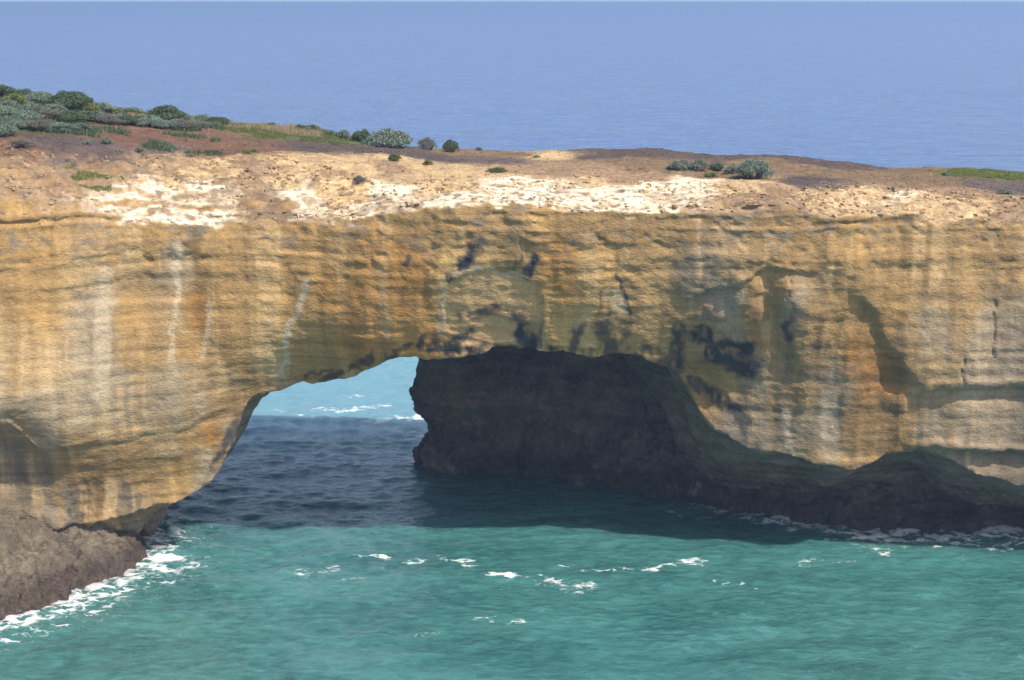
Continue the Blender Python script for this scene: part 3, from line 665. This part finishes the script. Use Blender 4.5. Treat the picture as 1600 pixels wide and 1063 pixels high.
rr = n.new("ShaderNodeMapRange"); rr.inputs["From Min"].default_value = 0; rr.inputs["From Max"].default_value = 1; rr.inputs["To Min"].default_value = 0.07; rr.inputs["To Max"].default_value = 0.8; l.new(fm_.outputs[0], rr.inputs["Value"])
l.new(rr.outputs[0], b.inputs["Roughness"]); b.inputs["IOR"].default_value = 1.55; b.inputs["Subsurface Weight"].default_value = 1.0; b.inputs["Subsurface Radius"].default_value = (2.0, 4.0, 4.0); b.inputs["Subsurface Scale"].default_value = 1.0
# ripples: fine near, coarser swell far
mp1 = nd(n, "ShaderNodeMapping"); mp1.inputs["Scale"].default_value = (0.55, 1.0, 1); mp1.inputs["Rotation"].default_value = (0, 0, 0.12); l.new(geo.outputs["Position"], mp1.inputs["Vector"])
r1 = nd(n, "ShaderNodeTexNoise", Scale=2.6, Detail=4.0, Roughness=0.6); l.new(mp1.outputs[0], r1.inputs["Vector"])
b1 = nd(n, "ShaderNodeBump", Strength=1.0, Distance=0.26); l.new(r1.outputs["Fac"], b1.inputs["Height"])
r2 = nd(n, "ShaderNodeTexNoise", Scale=0.10, Detail=5.0, Roughness=0.62); l.new(mp1.outputs[0], r2.inputs["Vector"])
b2 = nd(n, "ShaderNodeBump", Strength=1.0, Distance=2.6); l.new(r2.outputs["Fac"], b2.inputs["Height"]); l.new(b1.outputs[0], b2.inputs["Normal"])
mpw = nd(n, "ShaderNodeMapping"); mpw.inputs["Scale"].default_value = (0.0022, 0.006, 1); l.new(geo.outputs["Position"], mpw.inputs["Vector"])
wnz = nd(n, "ShaderNodeTexNoise", Scale=1.0, Detail=4.0, Roughness=0.6); l.new(mpw.outputs[0], wnz.inputs["Vector"])
wmr = nd(n, "ShaderNodeMapRange"); wmr.inputs["From Min"].default_value = 0.3; wmr.inputs["From Max"].default_value = 0.7; wmr.inputs["To Min"].default_value = 0.3; wmr.inputs["To Max"].default_value = 1.0; l.new(wnz.outputs["Fac"], wmr.inputs["Value"])
l.new(wmr.outputs[0], b1.inputs["Strength"])
far2 = nd(n, "ShaderNodeMapRange"); far2.inputs["From Min"].default_value = 200; far2.inputs["From Max"].default_value = 500; far2.inputs["To Min"].default_value = 0.2; l.new(sep.outputs["Y"], far2.inputs["Value"]); l.new(far2.outputs[0], b2.inputs["Strength"])
l.new(b2.outputs[0], b.inputs["Normal"])
o = make_mesh("water", P, q, {"foam": foam.ravel()}, m); o["kind"] = "structure"; o["label"] = "turquoise bay and open blue sea"
print("water done", round(time.time() - T0, 1))

# ---------------------------------------------------------------- plants
def leaf_material(name, base):
    m, n, l, b = new_mat(name)
    at_ = nd(n, "ShaderNodeAttribute", attribute_name="tone")
    mul = n.new("ShaderNodeVectorMath"); mul.operation = 'SCALE'; mul.inputs[0].default_value = base; l.new(at_.outputs["Fac"], mul.inputs["Scale"])
    l.new(mul.outputs[0], b.inputs["Base Color"]); b.inputs["Roughness"].default_value = 0.6; b.inputs["Specular IOR Level"].default_value = 0.25
    tr = n.new("ShaderNodeBsdfTranslucent"); l.new(mul.outputs[0], tr.inputs["Color"])
    mx = n.new("ShaderNodeMixShader"); mx.inputs[0].default_value = 0.22
    l.new(b.outputs[0], mx.inputs[1]); l.new(tr.outputs[0], mx.inputs[2]); l.new(mx.outputs[0], n["Material Output"].inputs["Surface"])
    return m
LM = {"silver": leaf_material("silver_leaf", (0.20, 0.25, 0.185)), "green": leaf_material("green_leaf", (0.10, 0.14, 0.065)),
      "lime": leaf_material("lime_leaf", (0.19, 0.22, 0.045)), "grey": leaf_material("grey_twig", (0.20, 0.185, 0.15)),
      "straw": leaf_material("straw", (0.36, 0.29, 0.16)), "turf": leaf_material("turf", (0.13, 0.15, 0.045)), "stem": leaf_material("stem", (0.10, 0.08, 0.06))}

def quads_from(c, u, v):
    """leaf diamonds: centre, half-length axis, half-width axis"""
    p = np.stack([c - u, c - v * 0.9, c + u, c + v * 0.9], 1).reshape(-1, 3)
    return p, np.arange(len(p)).reshape(-1, 4)

def unit(a): return a / (np.linalg.norm(a, axis=-1, keepdims=True) + 1e-9)

def shrub_mesh(w, h, leaf, dens, seed, loose=0.0):
    r = np.random.default_rng(seed)
    nl = max(7, int(9 + w * 6)); C, U, V, TN = [], [], [], []
    for k in range(nl):
        a = r.uniform(0, 2 * math.pi); rr_ = w * 0.39 * math.sqrt(r.uniform()); rad = r.uniform(0.10, 0.20) * w
        cz = (h - rad * 0.8) * (1 - 0.75 * (rr_ / (w * 0.42)) ** 2) * r.uniform(0.75, 1.0)
        c = np.array([math.cos(a) * rr_, math.sin(a) * rr_, max(rad * 0.45, cz)])
        n_ = int(dens * rad * rad * 4 * math.pi / (leaf * leaf))
        d = unit(r.normal(size=(n_, 3))); d[:, 2] = np.abs(d[:, 2]) * np.where(r.uniform(size=n_) < 0.8, 1, -0.6)
        d = unit(d); rad_ = rad * (1 - 0.45 * r.uniform(size=n_) ** 2 + loose * 0.5 * r.normal(size=n_))
        lump = 1 + 0.22 * vnoise(d[:, 0] * 3 + k * 5, d[:, 1] * 3, d[:, 2] * 3, seed)
        p = c + d * (rad_ * lump)[:, None] * [1, 1, 0.85]
        ax_ = unit(d * 0.8 + 0.8 * r.normal(size=(n_, 3)) + [0, 0, 0.4]); sd_ = unit(np.cross(ax_, d + 0.5 * r.normal(size=(n_, 3))))
        s_ = leaf * r.uniform(0.6, 1.3, n_)[:, None]
        C.append(p); U.append(ax_ * s_ * 0.5); V.append(sd_ * s_ * 0.24); TN.append(r.uniform(0.65, 1.3, n_) * r.uniform(0.85, 1.15))
    C, U, V, TN = map(np.concatenate, (C, U, V, TN)); ok = C[:, 2] > -0.05
    p, q_ = quads_from(C[ok], U[ok], V[ok])
    # stems
    sp_, sq_ = [], []
    for k in range(nl + 3):
        a = r.uniform(0, 2 * math.pi); top = np.array([math.cos(a) * w * 0.36, math.sin(a) * w * 0.36, h * r.uniform(0.35, 0.75)]); b0 = np.array([math.cos(a) * .08 * w, math.sin(a) * .08 * w, -0.15])
        th_ = 0.02 * w + 0.01; k0 = len(sp_) * 1
        mid = (b0 + top) / 2 + [0, 0, -0.06 * h]
        ring = []
        for (c, t_) in ((b0, th_), (mid, th_ * .7), (top, th_ * .25)):
            ring.append([c + t_ * np.array([math.cos(x_), math.sin(x_), 0]) for x_ in (0, 1.57, 3.14, 4.71)])
        base = len(sp_); sp_ += [v_ for rg in ring for v_ in rg]
        for lv in (0, 1):
            for e in range(4):
                f = (e + 1) % 4; sq_.append((base + lv * 4 + e, base + lv * 4 + f, base + lv * 4 + 4 + f, base + lv * 4 + 4 + e))
    return p, q_, np.repeat(TN[ok], 4), np.array(sp_), np.array(sq_)

PROTO = {}
def proto(kind, size, var):
    key = (kind, size, var)
    if key not in PROTO:
        w = {"big": 4.0, "mid": 2.2, "small": 1.0}[size]; leaf = {"big": 0.21, "mid": 0.17, "small": 0.12}[size]
        if kind == "grey": leaf *= 0.7
        h = w * (0.56 if kind != "grey" else 0.7)
        p, q_, tn, sp_, sq_ = shrub_mesh(w, h, leaf, 2.6 if kind != "grey" else 1.6, 1000 + hash(size) % 1 + var * 7 + len(kind) * 31 + int(w * 10), 0.32 if kind == "grey" else 0.16)
        a = make_mesh("crown", p, q_, {"tone": tn}, LM[kind], False); b_ = make_mesh("stem", sp_, sq_, {"tone": np.ones(len(sp_))}, LM["stem"])
        ma, mb = a.data, b_.data
        COL.objects.unlink(a); COL.objects.unlink(b_)
        PROTO[key] = (ma, mb, w, h); bpy.data.objects.remove(a); bpy.data.objects.remove(b_)
    return PROTO[key]

def ground_z(x_, y_): return float(bil(Tm, X0, Y0, VOX, np.array([x_]), np.array([y_]))[0])

def shrub(px, py, wpx, hpx, kind, label, dist=None, group=None):
    """px, py: where the foot of the shrub stands; wpx, hpx its size as measured on the photograph"""
    if dist is None: gx_, gy_ = xy(px, py)
    else:
        p = at(px, py, dist); gx_, gy_ = p[0], p[1]
    gz_ = ground_z(gx_, gy_)
    mpp = math.hypot(gy_, CAM_H - gz_) / FPX
    W, H = wpx * mpp * (1.18 if px < 350 else 1), hpx * mpp * (0.86 if px < 350 else 1.0)
    size = "big" if W > 2.8 else "mid" if W > 1.3 else "small"
    ma, mb, pw, ph = proto(kind, size, random.randrange(2))
    e = bpy.data.objects.new("shrub", None); COL.objects.link(e)
    e.location = (gx_, gy_, gz_ - 0.05); e.rotation_euler = (0, 0, random.uniform(0, 6.28)); k = W / pw
    e.scale = (k, k, max(0.4, min(1.8, H / ph)))
    e["label"] = label; e["category"] = "shrub"
    if group: e["group"] = group
    for nm, me in (("crown", ma), ("stem", mb)):
        c = bpy.data.objects.new(nm, me); c.parent = e; COL.objects.link(c)
    return e

SH = [
 (606,223,78,33,"silver","largest dense grey-green shrub on the crest above the arch",172),
 (566,211,34,24,"green","leafy shrub leaning against the left side of the largest crest shrub",173),
 (668,228,34,22,"grey","sparse twiggy grey shrub between the largest crest shrub and a round one",172),
 (704,232,29,21,"green","round dark shrub at the low end of the crest row",172),
 (258,180,58,30,"green","big dark shrub standing up from the scrub on the left crest",175),
 (318,181,40,17,"silver","domed shrub alone on the crest beyond the big dark one",176),
 (288,186,20,11,"green","small shrub tucked beside the big dark shrub on the crest",174),
 (470,199,24,11,"green","small dark round shrub on the skyline above the green turf",177),
 (488,199,28,12,"silver","pale feathery shrub beside the small round skyline shrub",177),
 (537,206,26,14,"silver","compact round shrub on the skyline just before the leafy one",176),
 (516,205,16,7,"silver","tiny low shrub in the gap of the skyline row",177),
 (424,194,18,8,"green","small solitary shrub on the grassy skyline",177),
 (1176,279,60,33,"silver","large round silvery shrub on the dark soil above the right cliff",None),
 (1064,267,40,17,"silver","wide low silvery shrub at the end of the plateau thicket",None),
 (1092,268,34,20,"silver","mid-sized shrub adjoining the wide low one on the plateau",None),
 (1120,265,28,13,"green","drab low shrub in the middle of the plateau thicket",None),
 (1145,270,28,16,"silver","small shrub touching the left flank of the large round silvery one",None),
 (1110,273,22,7,"lime","tiny yellowish shrub in front of the plateau thicket",None),
 (14,211,31,27,"silver","round silvery shrub on the slope at the left edge",None),
 (32,227,38,17,"grey","low grey shrub just below the round silvery one on the slope",None),
 (138,227,17,8,"silver","small pale cushion shrub on the bare purple soil",None),
 (168,228,18,12,"silver","small dark-footed cushion shrub on the bare soil above the pale rocks",None),
 (218,238,13,9,"silver","tiny cushion shrub where bare soil turns to rubble",None),
 (298,244,15,8,"silver","tiny grey cushion shrub at the foot of the red slope",None),
 (392,235,26,8,"lime","small green clump at the top of the scree gully",None),
 (748,238,13,7,"silver","tiny shrub alone on the litter beyond the arch crown",None),
 (838,246,14,5,"silver","flat little grey shrub on the dark soil over the arch",None),
 (776,268,34,10,"turf","low olive mat-like shrub among the pale rocks over the arch",None),
 (668,262,17,9,"turf","small olive clump in a hollow of the white rocks",None),
 (617,256,22,12,"turf","dark olive clump on the ledgy rocks below the crest shrubs",None),
 (560,290,26,14,"grey","brown dead-looking shrub under a ledge near the rim",None),
 (1478,271,18,6,"silver","small grey shrub on the brown knoll near the bright green patch",None),
 (1570,302,34,8,"silver","faded grey mat shrub on the soil below the bright green patch",None),
 (0,155,56,30,"green","tall green shrub on the crest at the left edge",172),
 (36,152,44,26,"green","dark dome-shaped shrub second along the left crest",175),
 (20,168,40,24,"lime","bright yellow-green shrub among the grey scrub of the left crest",168),
 (62,165,48,26,"silver","pale silvery shrub filling the dip in the left crest",172),
 (110,170,62,36,"green","broadest dark shrub of the scrub on the left crest",172),
 (140,172,28,20,"lime","narrow lime-green shrub beside the broadest dark one",172),
 (160,178,34,18,"silver","low silvery shrub following the lime-green one on the crest",174),
 (176,178,28,12,"lime","bright green cushion on the crest of the left slope",175),
 (205,178,36,16,"silver","pale airy shrub with twigs showing against the sea",176),
 (232,184,34,13,"silver","pale low shrub in front of the big dark crest shrub",172),
 (90,162,24,14,"lime","small lime shrub in a notch of the left skyline",175),
]
for a in SH: shrub(*a)
G = "grey shrubs crowding the slope below the left crest"
for (a, b_, w_, h_, kd) in [(8,185,44,22,"silver"),(40,190,46,20,"silver"),(74,188,44,20,"grey"),(108,192,46,22,"green"),(138,190,36,18,"green"),(24,200,36,14,"silver"),(60,203,40,15,"grey"),
     (92,205,40,14,"silver"),(124,203,36,14,"silver"),(165,194,38,12,"grey"),(196,194,40,13,"green"),(228,196,42,14,"silver"),(258,199,42,13,"silver"),(286,201,38,13,"grey"),(312,200,36,12,"grey"),(338,196,40,8,"green"),
     (10,172,30,18,"silver"),(50,178,34,16,"silver"),(84,176,34,16,"silver"),(150,184,30,14,"silver"),(182,188,30,10,"silver"),(212,188,30,10,"green"),(246,190,30,9,"silver"),(274,192,28,9,"silver")]:
    shrub(a, b_, w_, h_, kd, "grey scrub shrub crowded with others on the slope below the left crest", None, G)

# grass, mats and loose stones: nobody could count them
Vt = N[:, 2] > 0.72
def pick(mask, n_):
    i_ = np.flatnonzero(mask & Vt & (z > 28)); return RNG.choice(i_, min(n_, len(i_)), replace=False)
Px = 800 + FPX * x / (y * math.cos(PITCH) + (CAM_H - z) * math.sin(PITCH))     # survey bearing, only to look up plots
tone_g = top_c[:, 1] / (top_c[:, 0] + 1e-6)
def blades(name, mask, n_, per, hgt, wid, mat, label):
    i_ = pick(mask, n_); c = np.repeat(pts[i_].astype(float), per, 0) + RNG.normal(size=(len(i_) * per, 3)) * [0.12, 0.12, 0.0]
    h_ = hgt * RNG.uniform(0.5, 1.3, len(c)); lean = RNG.normal(size=(len(c), 3)) * [0.35, 0.35, 0]; sd_ = unit(RNG.normal(size=(len(c), 3)) * [1, 1, 0]) * wid
    tip = c + (lean + [0, 0, 1]) * h_[:, None]; c = c - [0, 0, 0.04]
    p = np.stack([c - sd_, c + sd_, tip], 1).reshape(-1, 3); q_ = np.arange(len(p)).reshape(-1, 3)
    o_ = make_mesh(name, p, q_, {"tone": np.repeat(RNG.uniform(0.6, 1.35, len(c)), 3)}, LM[mat], False)
    o_["kind"] = "stuff"; o_["label"] = label
cl = fbm(x / 2.2, y / 1.6, seed=401, oct=3); GP = xy(138, 284)
blades("grass", (tone_g > 0.93) & (Px > 330) & (Px < 720) & (cl > -0.45), 14000, 4, 0.13, 0.04, "turf", "short green turf on the slope of the headland")
blades("heath", (y > 158) & (Px < 345) & (pts[:, 2] > 33) & ((tone_g > 0.72) | (cl > 0.35)) & (cl > -0.5), 20000, 5, 0.36, 0.05, "green", "low green heath between the shrubs")
blades("scrub", (y > 158) & (Px < 330) & (pts[:, 2] > 33) & (tone_g > 0.72) & (cl < 0.2), 12000, 6, 0.42, 0.045, "silver", "tangled grey scrub between the shrubs")
blades("dry_grass", (y > 173) & (y < 179) & (Px > 200) & (Px < 500) & (cl > 0.0), 2500, 5, 0.42, 0.025, "straw", "dry straw-coloured grass along the crest")
blades("ground_cover", ((tone_g > 1.0) & (Px > 1480) & (cl > -0.3)) | (np.hypot(x - GP[0] + cl, (y - GP[1] - 0.4) * 1.3) < 1.8), 6000, 6, 0.13, 0.05, "lime", "bright green creeping ground cover")

m_st, n, l, b = new_mat("loose_stone"); at_ = nd(n, "ShaderNodeAttribute", attribute_name="col"); l.new(at_.outputs["Color"], b.inputs["Base Color"]); b.inputs["Roughness"].default_value = 0.95
def stones(name, mask, n_, lo, hi, label, mixc, k_):
    i_ = pick(mask, n_); s_ = lo + (hi - lo) * RNG.uniform(size=len(i_)) ** 4
    base = np.array([(a, b_, c_) for a in (-1, 1) for b_ in (-1, 1) for c_ in (-1, 1)], float) * 0.5
    v_ = base[None] * RNG.uniform(0.5, 1.25, (len(i_), 8, 3)) * [1.2, 1.0, 0.6]
    a = RNG.uniform(0, 6.28, len(i_)); R = np.stack([np.stack([np.cos(a), -np.sin(a), 0 * a], -1), np.stack([np.sin(a), np.cos(a), 0 * a], -1), np.stack([0 * a, 0 * a, 1 + 0 * a], -1)], 1)
    v_ = np.einsum('nij,nkj->nki', R, v_) * s_[:, None, None] + pts[i_][:, None] + [0, 0, 0.02]
    f_ = np.array([(0, 1, 3, 2), (4, 6, 7, 5), (0, 4, 5, 1), (2, 3, 7, 6), (0, 2, 6, 4), (1, 5, 7, 3)])
    q_ = (np.arange(len(i_))[:, None, None] * 8 + f_[None]).reshape(-1, 4)
    t_ = RNG.uniform(0.6, 1.35, len(i_))[:, None]; c_ = np.clip((top_c[i_] * (1 - k_) + mixc * k_) * t_, 0.02, 0.8)
    o_ = make_mesh(name, v_.reshape(-1, 3), q_, {"col": np.repeat(c_, 8, 0)}, m_st, False)
    o_["kind"] = "stuff"; o_["label"] = label
stones("rubble", (rk > 0.3) & (pb2 > -0.1), 8000, 0.05, 0.42, "pale limestone rubble strewn along the cliff rim", SAND, 0.25)
stones("gravel", rk < 0.6, 12000, 0.05, 0.22, "dark and light gravel scattered on the soil", GRAVEL, 0.3)
print("plants done", round(time.time() - T0, 1))

# ---------------------------------------------------------------- sea air
m = bpy.data.materials.new("haze"); m.use_nodes = True
hn = m.node_tree.nodes; hn.remove(hn["Principled BSDF"])
pv = hn.new("ShaderNodeVolumePrincipled"); pv.inputs["Density"].default_value = 0.00036; pv.inputs["Color"].default_value = (0.44, 0.64, 1.0, 1); pv.inputs["Anisotropy"].default_value = 0.2
m.node_tree.links.new(pv.outputs[0], hn["Material Output"].inputs["Volume"])
hx, hy0, hy1, hz0, hz1 = 95000, -3000, 95000, -3.5, 52.0
hp = np.array([(a, b_, c_) for a in (-hx, hx) for b_ in (hy0, hy1) for c_ in (hz0, hz1)], np.float32)
hq = np.array([(0, 1, 3, 2), (4, 6, 7, 5), (0, 4, 5, 1), (2, 3, 7, 6), (0, 2, 6, 4), (1, 5, 7, 3)])
hz = make_mesh("haze", hp, hq, None, m, False); hz["kind"] = "stuff"; hz["label"] = "thin pale blue sea haze in the air"
